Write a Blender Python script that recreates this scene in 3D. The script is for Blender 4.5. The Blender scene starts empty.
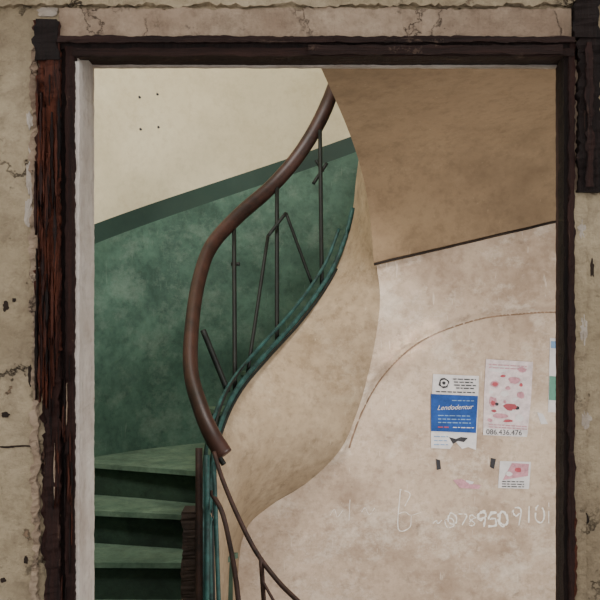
import bpy, bmesh, math, random
from mathutils import Vector, noise, Matrix
random.seed(7)
D=bpy.data
F=900.0; EYE=1.6
def S(c,r,d):   # image pixel column, row + hand-picked depth -> world metres
    return Vector(((c-300)/F*d, d, EYE+(300-r)/F*d))
def lin(c):
    return tuple(((v/255)/12.92 if v/255<=0.04045 else ((v/255+0.055)/1.055)**2.4) for v in c)+(1,)
# ---------------------------------------------------------------- materials
class NT:
    def __init__(s,name):
        s.m=D.materials.new(name); s.m.use_nodes=True; s.t=s.m.node_tree
        s.b=s.t.nodes['Principled BSDF']
        tc=s.t.nodes.new('ShaderNodeTexCoord'); s.co=tc.outputs['Object']
    def n(s,t,**k):
        x=s.t.nodes.new(t)
        for a,b in k.items(): setattr(x,a,b)
        return x
    def l(s,a,b): s.t.links.new(a,b)
    def map(s,scale,rot=(0,0,0)):
        m=s.n('ShaderNodeMapping'); m.inputs['Scale'].default_value=scale; m.inputs['Rotation'].default_value=rot
        s.l(s.co,m.inputs[0]); return m.outputs[0]
    def noise(s,scale,detail=6,rough=.6,co=None,dist=0):
        x=s.n('ShaderNodeTexNoise'); x.inputs['Scale'].default_value=scale; x.inputs['Detail'].default_value=detail
        x.inputs['Roughness'].default_value=rough; x.inputs['Distortion'].default_value=dist
        s.l(co or s.co,x.inputs['Vector']); return x.outputs['Fac']
    def ramp(s,fac,a,b,c0=(0,0,0,1),c1=(1,1,1,1)):
        r=s.n('ShaderNodeValToRGB'); r.color_ramp.elements[0].position=a; r.color_ramp.elements[1].position=b
        r.color_ramp.elements[0].color=c0; r.color_ramp.elements[1].color=c1
        s.l(fac,r.inputs[0]); return r.outputs[0]
    def mix(s,fac,a,b,mode='MIX'):
        x=s.n('ShaderNodeMixRGB',blend_type=mode)
        for i,v in ((0,fac),(1,a),(2,b)):
            if isinstance(v,(int,float,tuple)): x.inputs[i].default_value=v
            else: s.l(v,x.inputs[i])
        return x.outputs[0]
    def mul(s,a,b):
        x=s.n('ShaderNodeMath',operation='MULTIPLY')
        for i,v in ((0,a),(1,b)):
            if isinstance(v,(int,float)): x.inputs[i].default_value=v
            else: s.l(v,x.inputs[i])
        return x.outputs[0]
    def bump(s,h,st=.3,dist=.01):
        x=s.n('ShaderNodeBump'); x.inputs['Strength'].default_value=st; x.inputs['Distance'].default_value=dist
        s.l(h,x.inputs['Height']); s.l(x.outputs[0],s.b.inputs['Normal'])
def plaster(name,c1,c2,dirt,crack=0.0,cs=3.0,rough=.85,bs=.3,ns=2.0,stain=.5,chips=None,chipth=.66,spec=.3,vert=False,cw=.016,scuff=None,scth=.64,blot=0,scf=.5):
    t=NT(name)
    base=t.mix(t.ramp(t.noise(ns,8,.62),.35,.65),lin(c1),lin(c2))
    fine=t.noise(28,8,.7)
    base=t.mix(t.mul(t.ramp(fine,.46,.7),.55*stain),base,lin(dirt))
    co=t.map((5,5,.7)) if vert else t.map((1.7,1.7,2.3))
    st=t.noise(1.3,10,.72,co,0)
    base=t.mix(t.mul(t.ramp(st,.46,.68),stain),base,lin(dirt))
    mid=t.noise(7,10,.78)
    base=t.mix(t.mul(t.ramp(mid,.5,.68),.55*stain),base,lin(dirt))
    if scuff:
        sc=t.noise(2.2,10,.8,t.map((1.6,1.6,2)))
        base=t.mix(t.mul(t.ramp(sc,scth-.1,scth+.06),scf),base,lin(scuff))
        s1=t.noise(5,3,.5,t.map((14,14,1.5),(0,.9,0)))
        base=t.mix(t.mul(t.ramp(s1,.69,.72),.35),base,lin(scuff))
    if blot:
        base=t.mix(t.mul(t.ramp(t.noise(16,8,.65),.61,.66),blot),base,lin(tuple(v*.55 for v in dirt)))
    h=fine
    if crack>0:
        nz=t.n('ShaderNodeTexNoise'); nz.inputs['Scale'].default_value=6; nz.inputs['Detail'].default_value=8; nz.inputs['Roughness'].default_value=.7; t.l(t.co,nz.inputs[0])
        ad=t.mix(.22,t.co,nz.outputs['Color'])
        v=t.n('ShaderNodeTexVoronoi',feature='DISTANCE_TO_EDGE'); v.inputs['Scale'].default_value=cs; t.l(ad,v.inputs['Vector'])
        line=t.ramp(v.outputs['Distance'],.002,cw,(1,1,1,1),(0,0,0,1))
        mask=t.ramp(t.noise(3.1,4,.6),.48,.56)
        cr=t.mul(line,mask); cr=t.mul(cr,crack)
        base=t.mix(cr,base,lin((54,40,30)))
        inv=t.n('ShaderNodeInvert'); t.l(cr,inv.inputs[1]); h=t.mul(fine,inv.outputs[0])
    if chips:
        cn=t.ramp(t.noise(7,7,.65),chipth,chipth+.015)
        base=t.mix(cn,base,lin(chips))
        ci=t.n('ShaderNodeInvert'); t.l(cn,ci.inputs[1]); h=t.mul(h,ci.outputs[0])
    t.l(base,t.b.inputs['Base Color'])
    t.b.inputs['Roughness'].default_value=rough
    t.b.inputs['Specular IOR Level'].default_value=spec
    t.bump(h,bs,.012)
    return t.m
def wood(name,c1,c2,c3,horiz=False,th=.58,rough=.7):
    t=NT(name)
    co=t.map((2.2,12,30) if horiz else (34,14,2.2))
    g=t.noise(2.2,10,.75,co,.3)
    base=t.mix(t.ramp(g,.38,.62),lin(c1),lin(c2))
    ch=t.ramp(t.noise(1.7,10,.78,co,.3),th,th+.05)
    base=t.mix(ch,base,lin(c3))
    ch2=t.ramp(t.noise(12,8,.75),.62,.66)
    base=t.mix(t.mul(ch2,.6),base,lin(c3))
    t.l(base,t.b.inputs['Base Color']); t.b.inputs['Roughness'].default_value=rough
    t.b.inputs['Specular IOR Level'].default_value=.3
    t.bump(g,1.0,.016); return t.m
def flat(name,c,rough=.7,var=.25,metal=0,scale=20,spec=.5):
    t=NT(name); n=t.noise(scale,6,.7)
    dk=tuple(v*(1-var) for v in c)
    t.l(t.mix(t.ramp(n,.35,.65),lin(dk),lin(c)),t.b.inputs['Base Color'])
    t.b.inputs['Roughness'].default_value=rough; t.b.inputs['Metallic'].default_value=metal
    t.b.inputs['Specular IOR Level'].default_value=spec
    t.bump(n,.2,.004); return t.m

M_front=plaster('front_plaster',(194,178,150),(168,152,124),(98,82,66),crack=.95,cs=2.6,cw=.009,bs=1.0,ns=3,stain=.55,chips=(138,116,94),chipth=.66,blot=.6)
M_patch=plaster('patch_plaster',(192,172,150),(160,138,118),(96,78,62),crack=.8,cs=6,cw=.01,bs=.9,ns=5,stain=.6,blot=.5)
M_reveal=plaster('jamb_paint',(244,236,228),(216,204,194),(140,108,92),bs=.5,ns=6,stain=.4,vert=True,chips=(130,94,78),chipth=.69)
M_cream=plaster('cream_wall',(212,202,172),(198,187,155),(164,151,120),bs=.12,ns=1.4,stain=.35)
M_green=plaster('green_wainscot',(88,118,102),(66,94,80),(46,66,58),bs=.35,ns=3.5,stain=.65,rough=.6,spec=.3,scuff=(118,136,122),scth=.61,scf=.65)
M_band=plaster('green_border',(40,58,52),(48,68,60),(56,70,60),bs=.1,ns=3,stain=.3,rough=.6)
M_soffit=plaster('soffit_plaster',(150,127,100),(130,108,84),(94,76,58),bs=.2,ns=1.6,stain=.5,scuff=(164,142,116),scth=.66,scf=.3)
M_rib=plaster('spandrel_plaster',(182,162,136),(154,134,108),(100,82,62),bs=.3,ns=2.2,stain=.6,scuff=(200,184,160),scth=.64,scf=.4)
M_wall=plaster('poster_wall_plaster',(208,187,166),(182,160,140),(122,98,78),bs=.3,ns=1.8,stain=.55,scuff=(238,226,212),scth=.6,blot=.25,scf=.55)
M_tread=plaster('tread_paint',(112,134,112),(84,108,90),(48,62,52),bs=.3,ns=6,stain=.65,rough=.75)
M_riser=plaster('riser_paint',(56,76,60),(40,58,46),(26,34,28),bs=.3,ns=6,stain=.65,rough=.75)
M_dirt=plaster('stair_side',(56,44,36),(40,31,26),(26,20,17),bs=.4,ns=6,stain=.6)
M_floor=plaster('concrete_floor',(120,112,100),(96,88,78),(60,54,46),crack=.6,bs=.4)
M_wd=wood('dark_door_wood',(32,17,15),(60,33,27),(108,82,68),th=.62)
M_wdh=wood('dark_lintel_wood',(34,20,17),(60,37,31),(112,90,76),horiz=True,th=.60)
M_wr=wood('bare_red_wood',(58,28,21),(114,60,40),(26,14,12),th=.54)
M_black=wood('charred_wood',(20,13,12),(40,25,22),(84,60,50),th=.63)
M_rail=flat('handrail_wood',(62,37,30),.48,.5,0,9,.4)
M_iron=flat('dark_iron',(26,30,26),.6,.4,0,20,.3)
M_teal=flat('teal_painted_iron',(42,80,76),.6,.55,0,20,.3)
M_rust=flat('rusty_iron',(60,40,33),.7,.5,0,20,.3)
M_white=flat('paper_white',(218,213,212),.9,.1,0,20,.2)
M_pink=flat('paper_pink',(206,152,162),.9,.2,0,60,.2)
M_blue=flat('paper_blue',(46,84,156),.8,.25,0,20,.2)
M_lblue=flat('print_light_blue',(126,160,200),.8,.2)
M_ink=flat('ink_black',(52,50,54),.8,.2)
M_gpap=flat('paper_green',(96,146,128),.8,.1)
M_red=flat('print_red',(180,80,90),.8,.2)
M_lpink=flat('paper_blush',(224,208,208),.9,.16,0,30,.2)
M_chalk=flat('chalk',(244,238,230),.95,.1,0,40,.1)
M_bead=flat('arch_bead_plaster',(150,124,102),.9,.3,0,12,.2)
M_flake=plaster('plaster_flake',(206,198,188),(184,172,158),(130,112,96),bs=.8,ns=12,stain=.6)

# ---------------------------------------------------------------- mesh helpers
def empty(name):
    e=D.objects.new(name,None); bpy.context.collection.objects.link(e); return e
def mk(name,vs,fs,mats,parent=None,smooth=False,mi=None):
    me=D.meshes.new(name); me.from_pydata([tuple(v) for v in vs],[],fs)
    if not isinstance(mats,(list,tuple)): mats=[mats]
    for m in mats: me.materials.append(m)
    if mi:
        for p,i in zip(me.polygons,mi): p.material_index=i
    if smooth:
        for p in me.polygons: p.use_smooth=True
    me.update()
    o=D.objects.new(name,me); bpy.context.collection.objects.link(o)
    if parent: o.parent=parent
    return o
def fixn(o):
    bm=bmesh.new(); bm.from_mesh(o.data); bmesh.ops.recalc_face_normals(bm,faces=bm.faces); bm.to_mesh(o.data); bm.free()
def boxes(name,bl,mat,parent=None):
    vs=[];fs=[]
    for (x0,x1,y0,y1,z0,z1) in bl:
        b=len(vs)
        vs+=[(x0,y0,z0),(x1,y0,z0),(x1,y1,z0),(x0,y1,z0),(x0,y0,z1),(x1,y0,z1),(x1,y1,z1),(x0,y1,z1)]
        fs+=[tuple(b+i for i in f) for f in ((0,3,2,1),(4,5,6,7),(0,1,5,4),(1,2,6,5),(2,3,7,6),(3,0,4,7))]
    return mk(name,vs,fs,mat,parent)
def board(name,x0,x1,y0,y1,z0,z1,mat,parent,amp=.004,axis='z',step=.008,taper=False):
    """weathered board with ragged edges"""
    L=(z1-z0) if axis=='z' else (x1-x0); n=max(3,int(L/step)); vs=[];fs=[]
    sd=random.random()*50
    for i in range(n+1):
        t=i/n
        def j(k,f=22):
            q=Vector((t*L*f+sd,k*7.3+sd,0))
            return amp*(noise.noise(q)*1.1+noise.noise(q*3.1)*.8+(random.random()-.5)*.7)
        if axis=='z':
            z=z0+L*t
            q=1-abs(2*t-1)**2 if taper else 1; xm=(x0+x1)/2; hw=(x1-x0)/2*max(q,.08)
            ring=[(xm-hw+j(0),y0+j(1)*.6,z),(xm+hw+j(2),y0+j(3)*.6,z),(xm+hw+j(4),y1,z),(xm-hw+j(5),y1,z)]
        else:
            x=x0+L*t
            ring=[(x,y0+j(0)*.6,z0+j(1)),(x,y0+j(2)*.6,z1+j(3)),(x,y1,z1+j(4)),(x,y1,z0+j(5))]
        vs+=ring
    for i in range(n):
        for k in range(4):
            a=i*4+k;b=i*4+(k+1)%4
            fs.append((a,b,b+4,a+4))
    fs.append((3,2,1,0)); e=n*4; fs.append((e,e+1,e+2,e+3))
    o=mk(name,vs,fs,mat,parent); fixn(o); return o
def cat(pts,n=8):
    pts=[Vector(p) for p in pts]; P=[2*pts[0]-pts[1]]+pts+[2*pts[-1]-pts[-2]]; out=[]
    for i in range(1,len(P)-2):
        a,b,c,d=P[i-1:i+3]
        for k in range(n):
            t=k/n
            out.append(.5*((2*b)+(c-a)*t+(2*a-5*b+4*c-d)*t*t+(3*b-a-3*c+d)*t**3))
    out.append(pts[-1]); return out
def tube(name,pts,r,mat,parent=None,r2=None,seg=10,prof=None):
    vs=[];fs=[];n=len(pts); r2=r2 or r
    for i,p in enumerate(pts):
        t=(pts[min(i+1,n-1)]-pts[max(i-1,0)]).normalized()
        up=Vector((0,0,1)) if abs(t.z)<.93 else Vector((0,1,0))
        s=t.cross(up).normalized(); u=s.cross(t).normalized()
        rr=r(i/(n-1)) if callable(r) else r; rb=r2(i/(n-1)) if callable(r2) else r2
        for k in range(seg):
            a=2*math.pi*k/seg; vs.append(p+s*math.cos(a)*rr+u*math.sin(a)*rb)
    for i in range(n-1):
        for k in range(seg):
            a=i*seg+k;b=i*seg+(k+1)%seg; fs.append((a,b,b+seg,a+seg))
    fs.append(tuple(range(seg))[::-1]); fs.append(tuple((n-1)*seg+k for k in range(seg)))
    o=mk(name,vs,fs,mat,parent,True); fixn(o); return o

# ---------------------------------------------------------------- front wall + door frame
YF=1.93; YB=2.08
XL=-.4825; XR=.603; ZT=2.152
wf=boxes('wall_front',[(-3,XL,YF,YB,0,4.2),(XR,3,YF,YB,0,4.2),(XL,XR,YF,YB,ZT,4.2)],M_front)
k=YF/900
def fx(c): return (c-300)*k
def fz(r): return EYE+(300-r)*k
df=empty('door_frame')
board('left_reveal',XL-.004,XL+.006,YF+.005,YB+.004,0,ZT,M_reveal,df,.001)
board('left_painted_edge',fx(75),fx(80),YF-.006,YF+.02,0,fz(62),M_reveal,df,.0015)
board('left_inner_bead',fx(67),fx(76),YF-.014,YF+.01,0,fz(48),M_wd,df,.003)
board('left_bead_groove',fx(61),fx(68),YF-.004,YF+.01,0,fz(48),M_black,df,.002)
board('left_casing',fx(47),fx(62),YF-.018,YF+.01,fz(350),fz(24),M_wr,df,.005)
board('left_casing_lower',fx(48),fx(62),YF-.017,YF+.01,0,fz(350),M_wd,df,.006)
board('left_casing_edge',fx(38),fx(48),YF-.012,YF+.01,fz(350),fz(22),M_wr,df,.008)
board('left_casing_low_edge',fx(43),fx(49),YF-.008,YF+.01,fz(560),fz(340),M_wd,df,.008)
board('left_corner_block',fx(37),fx(60),YF-.022,YF+.01,fz(62),fz(22),M_black,df,.008)
for i in range(60):   # splinters of torn wood
    c=random.uniform(37,60); r=random.uniform(60,345); L=random.uniform(12,90); w=random.uniform(.8,3.0)
    board('splinter_%d'%i,fx(c),fx(c+w),YF-.022-random.random()*.006,YF-.012,fz(r+L),fz(r),random.choice([M_wr,M_wr,M_wr,M_wd,M_black]),df,.002,taper=True)
for i in range(26):
    c=random.uniform(46,74); r=random.uniform(340,600); L=random.uniform(12,70); w=random.uniform(.6,1.8)
    board('flaked_strip_%d'%i,fx(c),fx(c+w),YF-.019,YF-.01,fz(r+L),fz(r),random.choice([M_wr,M_black,M_black,M_patch]),df,.0012,taper=True)
board('lintel_top',fx(60),fx(572),YF-.022,YF+.01,fz(45),fz(39),M_wdh,df,.0025,'x')
board('lintel_mid',fx(62),fx(572),YF-.012,YF+.01,fz(50),fz(44),M_black,df,.002,'x')
board('lintel_face',fx(74),fx(572),YF-.016,YF+.02,fz(58),fz(50),M_wdh,df,.002,'x')
board('lintel_splice',fx(308),fx(560),YF-.022,YF+.0,fz(57),fz(48),M_wdh,df,.002,'x')
board('lintel_soffit',XL,XR,YF+.01,YB,ZT-.012,ZT+.01,M_wdh,df,.001,'x')
board('lintel_back_edge',XL,XR,YB-.012,YB+.004,ZT-.016,ZT+.01,M_reveal,df,.001,'x')
board('right_jamb',fx(563),fx(570),YF-.006,1.965,0,ZT,M_black,df,.002)
board('right_reveal',XR-.012,XR+.004,1.96,YB,0,ZT,M_wd,df,.001)
board('right_bead',fx(567),fx(573),YF-.014,YF+.01,0,fz(40),M_wd,df,.003)
board('right_plaster_lip',fx(572),XR+.01,YF-.004,YF+.03,0,fz(190),M_front,df,.003)
board('right_upper_block',fx(576),fx(599),YF-.018,YF+.01,fz(193),fz(40),M_black,df,.009)
board('right_upper_strip',fx(583),fx(590),YF-.024,YF-.01,fz(188),fz(45),M_wd,df,.005)
board('right_plaster_gap',fx(571),fx(577),YF-.002,YF+.01,fz(195),fz(60),M_patch,df,.003)
board('right_corner_stub',fx(571),fx(597),YF-.02,YF+.01,fz(40),fz(2),M_black,df,.009)
board('right_low_chip',fx(571),fx(575),YF-.01,YF+.01,fz(600),fz(500),M_wr,df,.005)
board('trim_1',fx(60),fx(570),YF-.010,YF+.005,fz(39),fz(10),M_patch,None,.005,'x')
board('trim_2',fx(-40),fx(572),YF-.014,YF+.005,fz(7),fz(-60),M_front,None,.007,'x')
board('trim_3',fx(33),fx(40),YF-.010,YF+.01,fz(600),fz(40),M_patch,None,.010)
def flake(c,r,w,h,mat,dp=.006,n=22):
    sd=random.random()*30; pts=[]
    for i in range(n):
        a=2*math.pi*i/n; q=1+.55*noise.noise(Vector((math.cos(a)*1.6+sd,math.sin(a)*1.6,sd)))+random.uniform(-.14,.14)
        pts.append((c+w*q*math.cos(a),r+h*q*math.sin(a)))
    vs=[Vector((fx(x),YF-dp*random.uniform(.5,1),fz(y))) for x,y in pts]+[Vector((fx(x),YF+.002,fz(y))) for x,y in pts]+[Vector((fx(c),YF-dp,fz(r)))]
    fs=[(i,(i+1)%n,2*n) for i in range(n)]+[(i,i+n,(i+1)%n+n,(i+1)%n) for i in range(n)]
    o=mk('plaster_flake',vs,fs,mat,wf); fixn(o)
for c,r,w,h in ((31,180,4,22),(29,212,5,14),(34,250,3,20),(33,150,3,12),(581,230,4,9),(583,330,4,14),(30,120,3,9),(48,12,10,5),(586,420,5,9)): flake(c,r,w,h,M_flake,.005)
for c,r,w,h in ((6,306,3,5),(6,415,4,3),(24,446,11,1.0),(8,447,9,1.2),(14,300,2,2),(3,580,3,2),(30,375,2,12),(592,268,2,9),(585,520,3,7),(578,560,3,12),(35,430,1.5,20),(26,560,2,4)): flake(c,r,w,h,M_dirt,.0015)

# ---------------------------------------------------------------- stairwell outer wall
CX,CY,R=.3,3.35,1.6
def pol(phi,r,z):
    a=math.radians(phi); return Vector((CX-r*math.cos(a),CY+r*math.sin(a),z))
def zb(phi): return 1.96+(phi-36.4)*.54/53
vs=[];fs=[];mi=[]
ph=[-52+2*i for i in range(int(284/2)+1)]
for p in ph:
    b=max(.9,min(zb(p),3.4))
    for z in (0,b-.095,b,4.2): vs.append(pol(p,R,z))
for i in range(len(ph)-1):
    for j in range(3):
        a=i*4+j; fs.append((a,a+4,a+5,a+1)); mi.append(j)
wb=mk('wall_back',vs,fs,[M_green,M_band,M_cream],None,True,mi)
for i,(c,r) in enumerate(((139,97),(157,94),(140,129),(158,127))):
    x1=(c-300)/900; y=4.4
    for _ in range(30):
        y=CY+math.sqrt(max(0,R*R-(CX-x1*y)**2))
    p=S(c,r,y-.003)
    tube('screw_plug_%d'%i,[p,p+Vector((.002,.012,0))],.0065,M_ink,wb)
boxes('floor',[(-3,3,-2,5.2,-.1,0)],M_floor)
boxes('ceiling',[(-1.5,2.1,YB,5.1,4.2,4.3)],M_cream)

# ---------------------------------------------------------------- staircase
st=empty('staircase')
rin_t=[(-60,.70),(-22,.67),(0,.63),(23,.64),(47.4,.68),(66.8,.76),(79.3,.865),(84,.905),(100,.93),(135,.95)]
def rin(p):
    for (a,b),(c,d) in zip(rin_t,rin_t[1:]):
        if a<=p<=c: return b+(d-b)*(p-a)/(c-a)
    return .95
def tw(p): return 12*max(0,min(1,(p+11)/11))*max(0,min(1,(60-p)/25))
steps=[(-41,.02),(-31,.11),(-21,.2),(-11,.28),(-1,.40),(9.5,.555),(21,.70),(32,.85),(60,1.04),(68,1.22),(76,1.40),(84,1.58),(93,1.75),(102,1.92),(111,2.09),(120,2.2)]
def wedge(name,p0,p1,z0,z1,mat,ri=.03,over=0):
    n=8; vs=[];fs=[]
    ang=[p0+(p1-p0)*i/n for i in range(n+1)]
    for a in ang:
        ra,rb=rin(a)+ri,R-.005
        for r,z in ((ra,z0),(rb,z0),(rb,z1),(ra,z1)):
            aa=a+tw(a)*(1 if r==ra else 0)
            v=pol(aa,r,z)
            if over and a==p0:
                t=math.radians(aa); v-=Vector((math.sin(t),math.cos(t),0))*over
            vs.append(v)
    for i in range(n):
        for q in range(4):
            a=i*4+q;b=i*4+(q+1)%4; fs.append((a,b,b+4,a+4))
    fs.append((0,1,2,3)); e=n*4; fs.append((e+3,e+2,e+1,e))
    o=mk(name,vs,fs,mat,st); fixn(o); return o
for i in range(len(steps)-1):
    p0,z=steps[i]; p1=steps[i+1][0]
    if z<.05: continue
    hi=p0>15
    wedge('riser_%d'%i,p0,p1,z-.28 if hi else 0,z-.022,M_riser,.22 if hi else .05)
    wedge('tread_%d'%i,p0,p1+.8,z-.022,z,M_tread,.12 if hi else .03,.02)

# spandrel wall below string
Sc=[(360,150,4.26),(356,180,4.26),(353,208,4.25),(346,235,4.23),(334,266,4.18),(318,292,4.12),(295,322,4.02),(265,355,3.86),(240,385,3.70),(224,415,3.55),(214,450,3.42),(210,500,3.30),(210,560,3.24),(212,640,3.2)]
Cc=[(361,150),(366,185),(371,220),(376,262),(380,295),(377,330),(368,375),(356,415),(340,450),(308,482),(270,506),(246,530),(238,575),(234,700)]
arch=[(345,470),(350,445),(362,412),(380,380),(405,353),(435,334),(480,319),(520,314),(560,312),(620,314),(740,330)]
A2=[ (v.x,v.y) for v in cat([Vector((a,b,0)) for a,b in arch],10)]
def arow(c):
    if c<=A2[0][0]: return 1e3
    for (a,b),(x,y) in zip(A2,A2[1:]):
        if a<=c<=x: return b+(y-b)*(c-a)/(x-a+1e-9)
    return 330
def dB(c,r):
    dist=min((c-a)**2+(r-b)**2 for a,b in A2)**.5
    inside = r>arow(c) or (c<350 and r>455) or (r>470)
    s=0
    if not inside:
        q=min(1,dist/8); s=.036*q*q*(3-2*q)
        s+=.026*min(1,dist/60)
    und=.006*noise.noise(Vector((c*.02,r*.02,3)))
    return 4.0-s+und
C3=[Vector((c,r,dB(c+2,r))) for c,r in Cc]
S2=cat([Vector(p) for p in Sc],6); C2=cat(C3,6)
vs=[];fs=[];nu=16
for a,b in zip(S2,C2):
    A=S(*a);B=S(*b)
    for j in range(nu+1):
        t=j/nu; p=A.lerp(B,t)
        p.y-= .05*math.sin(math.pi*t)*min(1,(B-A).length*2)
        p.y+= .006*noise.noise(p*5)
        vs.append(p)
for i in range(len(S2)-1):
    for j in range(nu):
        a=i*(nu+1)+j; fs.append((a,a+1,a+nu+2,a+nu+1))
mk('spandrel',vs,fs,M_rib,st,True)
C2f=[(v.x,v.y) for v in C2]
def ccol(r):
    for (a,b),(x,y) in zip(C2f,C2f[1:]):
        if b<=r<=y: return a+(x-a)*(r-b)/(y-b+1e-9)
    return C2f[0][0] if r<200 else C2f[-1][0]
vs=[];fs=[];NU=190;NV=200
for j in range(NV+1):
    r=150+(690-150)*j/NV; c0=ccol(r)
    for i in range(NU+1):
        t=i/NU; c=c0+(740-c0)*t
        vs.append(S(c,r,dB(c,r) if i else dB(c+2,r)))
for j in range(NV):
    for i in range(NU):
        a=j*(NU+1)+i; fs.append((a,a+NU+1,a+NU+2,a+1))
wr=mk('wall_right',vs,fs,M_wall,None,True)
tube('trim_4',[S(a,b,dB(a+1,b+2)-.001) for a,b in A2 if a>349],.004,M_bead,None,seg=8)

# soffit of the upper flight
Lp=[(374,266,3.925),(371,225,3.89),(366,190,3.80),(357,155,3.66),(345,122,3.42),(331,90,3.15),(318,62,2.9),(300,28,2.65),(286,0,2.45)]
Ls=[S(*v) for v in cat([Vector(p) for p in Lp],6)]
Rp=[(720,184,3.925),(724,163,3.88),(728,140,3.8),(732,112,3.68),(738,90,3.45),(744,60,3.15),(750,30,2.9),(760,0,2.65),(770,-30,2.45)]
Rs=[S(*v) for v in cat([Vector(p) for p in Rp],6)]
vs=[];fs=[];nu=24;n=len(Ls)
for a,b in zip(Ls,Rs):
    for j in range(nu+1): vs.append(a.lerp(b,j/nu))
off=len(vs)
vs+=[v+Vector((0,0,.14)) for v in vs]
W=nu+1
for i in range(n-1):
    for j in range(nu):
        a=i*W+j; fs.append((a,a+1,a+W+1,a+W)); fs.append((off+a,off+a+W,off+a+W+1,off+a+1))
    fs.append((i*W,(i+1)*W,off+(i+1)*W,off+i*W)); a=i*W+nu; fs.append((a,off+a,off+a+W,a+W))
for j in range(nu):
    fs.append((j,off+j,off+j+1,j+1)); a=(n-1)*W+j; fs.append((a,a+1,off+a+1,off+a))
so=mk('upper_flight_soffit',vs,fs,M_soffit,st); fixn(so)
tube('soffit_joint',[S(374,264,3.92).lerp(S(720,184,3.92),i/20)+Vector((0,random.uniform(-.001,.001),random.uniform(-.0015,.0015))) for i in range(21)],.006,M_dirt,st,seg=6)

# ---------------------------------------------------------------- railing
rl=empty('stair_railing')
RP=[(224,455,3.20),(213,437,3.22),(202,412,3.28),(191,372,3.42),(192,325,3.6),(199,280,3.8),(212,245,3.95),(240,214,4.08),(272,186,4.18),(298,156,4.22),(318,124,4.22),(332,92,4.2),(346,50,4.12),(370,0,3.95)]
RW=cat([S(*p) for p in RP],8)
tube('handrail',RW,lambda t:.029,M_rail,rl,r2=lambda t:.034,seg=14)
tube('handrail_iron_core',[p-Vector((0,0,.034)) for p in RW],.010,M_iron,rl,seg=6)
def rod(name,a,b,r=.007,m=M_iron): 
    pts=[S(*p) for p in (a,b)]; return tube(name,[pts[0].lerp(pts[1],i/6) for i in range(7)],r,m,rl,seg=8)
rod('baluster_1',(234,226,4.05),(235,392,3.68),.0095)
rod('baluster_2',(277,188,4.17),(277,362,3.9),.0095)
rod('baluster_3',(320,130,4.2),(322,300,4.12),.0095)
rod('baluster_4',(203,330,3.58),(228,392,3.62),.012)
rod('chevron_left',(286,213,4.1),(268,236,4.05),.008)
rod('chevron_left_leg',(268,236,4.05),(247,377,3.75),.008)
rod('chevron_right',(286,213,4.1),(312,284,4.1),.007)
rod('finial_bar',(313,184,4.2),(327,163,4.2),.008)
rod('finial_bar_small',(316,160,4.2),(323,172,4.2),.008)
rod('collar_1',(231,264,3.97),(240,264,3.97),.008)
def off_curve(dc,dr,dd,r,m,name,lo=0,hi=None):
    P=[S(c+dc,rr+dr,d+dd) for c,rr,d in Sc[lo:hi]]
    tube(name,cat(P,6),r,m,rl,seg=8)
off_curve(0,0,-.03,.011,M_teal,'string_bar_1',2)
off_curve(-7,-6,-.05,.008,M_teal,'string_bar_2',3)
off_curve(3,3,-.03,.006,M_iron,'string_bar_3',4)
off_curve(-2,-12,-.02,.006,M_iron,'string_bar_4',5,11)
rod('newel_post',(199,448,3.25),(199,640,3.12),.013,M_rust)
rod('lower_bar_1',(207,455,3.2),(207,640,3.1),.010,M_teal)
rod('lower_bar_2',(214,462,3.2),(220,640,3.08),.008,M_teal)
tube('lower_rail',cat([S(*p) for p in ((214,452,3.18),(222,478,3.12),(236,512,3.05),(255,550,2.98),(277,580,2.9),(300,603,2.8),(340,640,2.7))],8),.008,M_rust,rl,seg=8)
tube('lower_rail_inner',cat([S(*p) for p in ((211,492,3.2),(222,512,3.12),(230,545,3.05),(236,580,3.0),(240,620,2.95),(242,680,2.9))],8),.009,M_rust,rl,seg=8)
rod('lower_baluster',(261,558,2.95),(267,650,2.95),.008,M_rust)
rod('lower_baluster_2',(262,580,2.95),(280,612,2.9),.005,M_rust)
board('stair_string_side',S(183,0,3.24).x,S(200,0,3.24).x,3.2,3.3,0,S(0,512,3.2).z,M_dirt,st,.006)

# ---------------------------------------------------------------- posters etc.
def sheet(name,pts,mat,parent,lift=.006):
    vs=[S(c,r,dB(c,r)-lift) for c,r in pts]; n=len(vs)
    vs+=[v+Vector((0,.0012,0)) for v in vs]
    fs=[tuple(range(n)),tuple(range(n,2*n))[::-1]]+[(i,i+n,(i+1)%n+n,(i+1)%n) for i in range(n)]
    o=mk(name,vs,fs,mat,parent); fixn(o); return o
def blob(name,c,r,w,h,mat,parent,lift,n=9):
    sheet(name,[(c+w*math.cos(2*math.pi*i/n)*random.uniform(.7,1.1),r+h*math.sin(2*math.pi*i/n)*random.uniform(.7,1.1)) for i in range(n)],mat,parent,lift)
def textline(name,a,b,r,slope,mat,parent,lift,th=.8):
    """row of small printed words"""
    x=a;i=0
    while x<b-1:
        wd=min(random.uniform(2,6),b-x); y=r+(x-a)*slope; y2=r+(x+wd-a)*slope
        sheet(name+'_%d'%i,[(x,y),(x+wd,y2),(x+wd,y2+th),(x,y+th)],mat,parent,lift); x+=wd+1.1;i+=1
def text(name,s,c,r,px,mat,parent,lift=.012,rot=0,shear=0):
    cu=D.curves.new(name,'FONT'); cu.body=s; cu.size=px/900*4*1.35; cu.shear=shear; cu.extrude=.0003
    cu.materials.append(mat); o=D.objects.new(name,cu); bpy.context.collection.objects.link(o)
    o.location=S(c,r,dB(c,r)-lift); o.rotation_euler=(math.pi/2,rot,0); o.parent=parent
N=empty('notice_poster')
sheet('paper',[(433,374),(479,376),(478,412),(476,450),(468,447),(462,449),(455,441),(450,449),(431,448),(431,410)],M_white,N,.006)
sheet('blue_panel',[(431,394),(478,396),(476,433),(431,431)],M_blue,N,.010)
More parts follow.
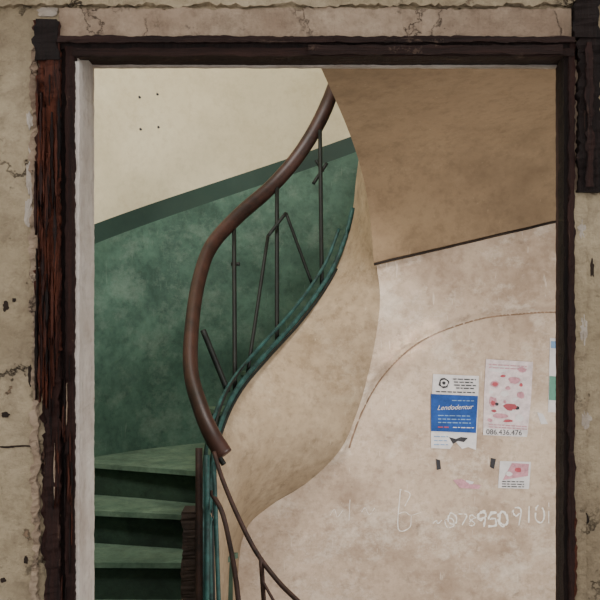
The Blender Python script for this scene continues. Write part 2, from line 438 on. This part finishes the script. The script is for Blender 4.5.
blob('seal',444,383,6,6,M_ink,N,.010,14); blob('seal_centre',444,383,4,4,M_white,N,.012,14); blob('seal_core',444,383,2,2,M_ink,N,.014,8)
for i,(a,b,r) in enumerate(((453,476,378.5),(454,473,381.5),(454,476,384.5),(456,474,387.5),(436,475,391))):
    textline('text_line_%d'%i,a,b,r,.03,M_ink,N,.010,1.1)
text('script_title','Lendodentur',437,410,5.0,M_white,N,.014,-.03,.4)
for i,r in enumerate((400,415,418.5,422)): textline('blue_text_%d'%i,438 if i else 452,471 if i else 474,r,.02,M_lblue,N,.013,.9)
textline('red_line',438,450,426.5,.02,M_red,N,.013,1.2); textline('foot_line',453,474,427,.02,M_white,N,.013,.8)
for i,r in enumerate((436,440,444)): textline('low_text_%d'%i,434,448,r,.02,M_lblue,N,.009,.8)
sheet('torn_grey',[(449,437),(456,439),(461,437),(468,438),(464,442),(458,441),(453,444)],M_ink,N,.009)
P=empty('flyer_poster')
sheet('paper',[(486,359),(533,362),(531,400),(527,437),(483,435),(484,395)],M_lpink,P,.006)
sheet('footer',[(483.5,428),(528,430),(527,437),(483,435)],M_white,P,.009)
text('phone_number','086.436.476',486,434.2,5.4,M_ink,P,.012,.03)
for i,(c,r,w,h,m) in enumerate(((499,369,11,4,M_white),(495,384,5,4,M_pink),(495,384,3,2.5,M_red),(514,380,7,4,M_pink),(514,380,4,2,M_red),(493,402,5,6,M_pink),(493,403,2.5,3,M_red),(510,407,7,4,M_red),(521,395,4,4,M_pink),(505,394,5,3,M_white),(517,408,3,2,M_ink),(501,416,9,3,M_pink),(519,418,5,4,M_white),(522,370,5,3,M_pink),(497,404,2,2,M_ink),(508,388,3,2,M_pink),(515,399,3,2,M_white),(491,392,3,2,M_white),(505,402,1.5,2,M_pink),(512,411,3,2,M_white),(494,411,3,1.5,M_red),(521,385,2,2,M_red),(503,376,3,1.5,M_red),(508,421,5,1.5,M_red),(490,420,3,2,M_pink))):
    blob('print_%d'%i,c,r,w,h,m,P,.009+.0012*(i%4))
for i,r in enumerate((364,367,424,426.5)): textline('small_print_%d'%i,489,527,r,.06,M_pink,P,.014,.9)
G=empty('side_poster')
sheet('paper',[(550,338),(580,340),(578,414),(548,412)],M_white,G)
sheet('green_strip',[(549.5,376),(579,378),(578,402),(549,400)],M_gpap,G,.010)
sheet('blue_heading',[(551,341),(579,343),(578,350),(551,348)],M_lblue,G,.010)
C=empty('business_card')
sheet('paper',[(500,461),(531,462),(529,489),(498,488)],M_white,C)
sheet('pink_area',[(512,463),(529,464),(528,476),(503,480)],M_pink,C,.009)
blob('flower',518,470,4,3,M_red,C,.011); blob('flower_white',509,474,4,2.5,M_white,C,.012)
for i,r in enumerate((481,483.5,486)): textline('text_%d'%i,502,524,r,.02,M_ink,C,.009,.9)
sheet('paper_scrap',[(453,480),(462,479),(470,484),(481,485),(479,489),(460,488)],M_pink,None)
for q in ([(436,459),(440,460),(441,469),(437,470)],[(491,458),(496,459),(494,469),(490,467)],[(466,480),(474,482),(472,485),(466,484)],[(537,412),(543,414),(548,424),(541,424)]):
    sheet('paper_scrap',q,M_ink if q[0][0] not in (466,537) else M_white,None,.006)
# chalk handwriting
ck=empty('chalk_writing')
G_={'0':[[(0,.2),(.4,0),(.9,.3),(.9,.8),(.4,1),(0,.7),(0,.2)]],'9':[[(.9,.3),(.4,.5),(0,.25),(.4,0),(.9,.1),(.8,1)]],
'8':[[(.8,.15),(.3,0),(.1,.3),(.8,.65),(.6,1),(.1,.85),(.3,.5),(.8,.15)]],'7':[[(0,0),(.9,.05),(.4,1)]],
'5':[[(.9,0),(.15,.05),(.1,.45),(.7,.45),(.8,.85),(0,1)]],'6':[[(.8,0),(.2,.4),(.1,.85),(.6,1),(.8,.65),(.2,.6)]],
'1':[[(.4,0),(.4,1)]],'l':[[(.1,0),(.1,1),(.8,1),(.9,.7)],[(.1,0),(.8,.1),(.5,.45)]],'~':[[(0,.6),(.3,.4),(.6,.7),(1,.4)]]}
def ribbon(name,pp,w,mat,parent,lift=.0025):
    """flat chalk stroke lying on the wall"""
    vs=[];fs=[]
    for i,v in enumerate(pp):
        a=pp[max(i-1,0)];b=pp[min(i+1,len(pp)-1)]
        t=Vector((b.x-a.x,b.y-a.y,0)); t=t.normalized() if t.length>0 else Vector((1,0,0))
        nn=Vector((-t.y,t.x,0))*w*random.uniform(.45,1.3)
        for s in (-1,1):
            q=v+nn*s; vs.append(S(q.x,q.y,dB(q.x,q.y)-lift))
    for i in range(len(pp)-1):
        if random.random()>.07: fs.append((2*i,2*i+1,2*i+3,2*i+2))
    mk(name,vs,fs,mat,parent)
def chalk(s,c,r,w,h,th=1.0,slope=0,rep=1):
    for ch in s:
        if ch in G_:
            for z in range(rep):
                jx,jy=random.uniform(-1.2,1.2),random.uniform(-1.5,1.5); sh=random.uniform(-.12,.22)
                for q,pl in enumerate(G_[ch]):
                    pp=cat([Vector((c+jx+(a-b*sh)*w*.78+random.uniform(-.9,.9),r+jy+b*h+random.uniform(-1,1),0)) for a,b in pl],5)
                    ribbon('stroke_%s'%ch,pp,th,M_chalk,ck,.0025+.0006*z)
        c+=w*random.uniform(.9,1.08); r+=slope
chalk('l',397,489,20,38,.45); chalk('~0',434,516,12,11,.5)
chalk('078',449,515,10,11,.65); chalk('950',479,512,11,15,.9,-.3,2); chalk('910',514,508,11,17,.75,-1)
chalk('~1~',330,500,16,22,.25); chalk('~',400,505,30,14,.25); chalk('1',547,503,8,20,.5)

# ---------------------------------------------------------------- lights
w=D.worlds.new('World'); bpy.context.scene.world=w; w.use_nodes=True
bg=w.node_tree.nodes['Background']; bg.inputs[0].default_value=(1,.97,.94,1); bg.inputs[1].default_value=1.15
def area(name,loc,target,sz,e,col):
    l=D.lights.new(name,'AREA'); l.shape='RECTANGLE'; l.size=sz[0]; l.size_y=sz[1]; l.energy=e; l.color=col
    o=D.objects.new(name,l); bpy.context.collection.objects.link(o); o.location=loc
    o.rotation_euler=(Vector(target)-Vector(loc)).to_track_quat('-Z','Y').to_euler()
area('stairwell_fill_light',(-.55,2.3,3.5),(-.3,4.6,2.2),(.7,.6),74,(1,.985,.96))  # unseen area light added high up to brighten the back wall
area('stair_side_fill_light',(1.0,2.3,1.1),(.5,4.0,.8),(.5,.9),36,(1,.965,.93))  # unseen low fill lamp, added to lift the lower poster wall
# narrow unseen area lights, added to throw window-light bars on to the curved wall
dirv=Vector((.5,.82,-.24)).normalized()
for i,(c,r,L) in enumerate(((392,347,.13),(402,344,.16),(413,338,.17),(425,334,.13))):
    tg=S(c,r,3.95); up=Vector((.62,0,.78)); y=(up-dirv*up.dot(dirv)).normalized(); z=-dirv; x=y.cross(z)
    l=D.lights.new('wall_bar_light','AREA'); l.shape='RECTANGLE'; l.size=.022; l.size_y=L; l.energy=.05; l.spread=math.radians(1.2); l.color=(1,.98,.95)
    o=D.objects.new('wall_bar_light',l); bpy.context.collection.objects.link(o)
    o.matrix_world=Matrix.Translation(tg-dirv*1.9)@Matrix((x,y,z)).transposed().to_4x4()
cam=D.cameras.new('Camera'); cam.lens=54; cam.sensor_width=36
co=D.objects.new('Camera',cam); bpy.context.collection.objects.link(co); co.location=(0,0,EYE); co.rotation_euler=(math.pi/2,0,0)
bpy.context.scene.camera=co
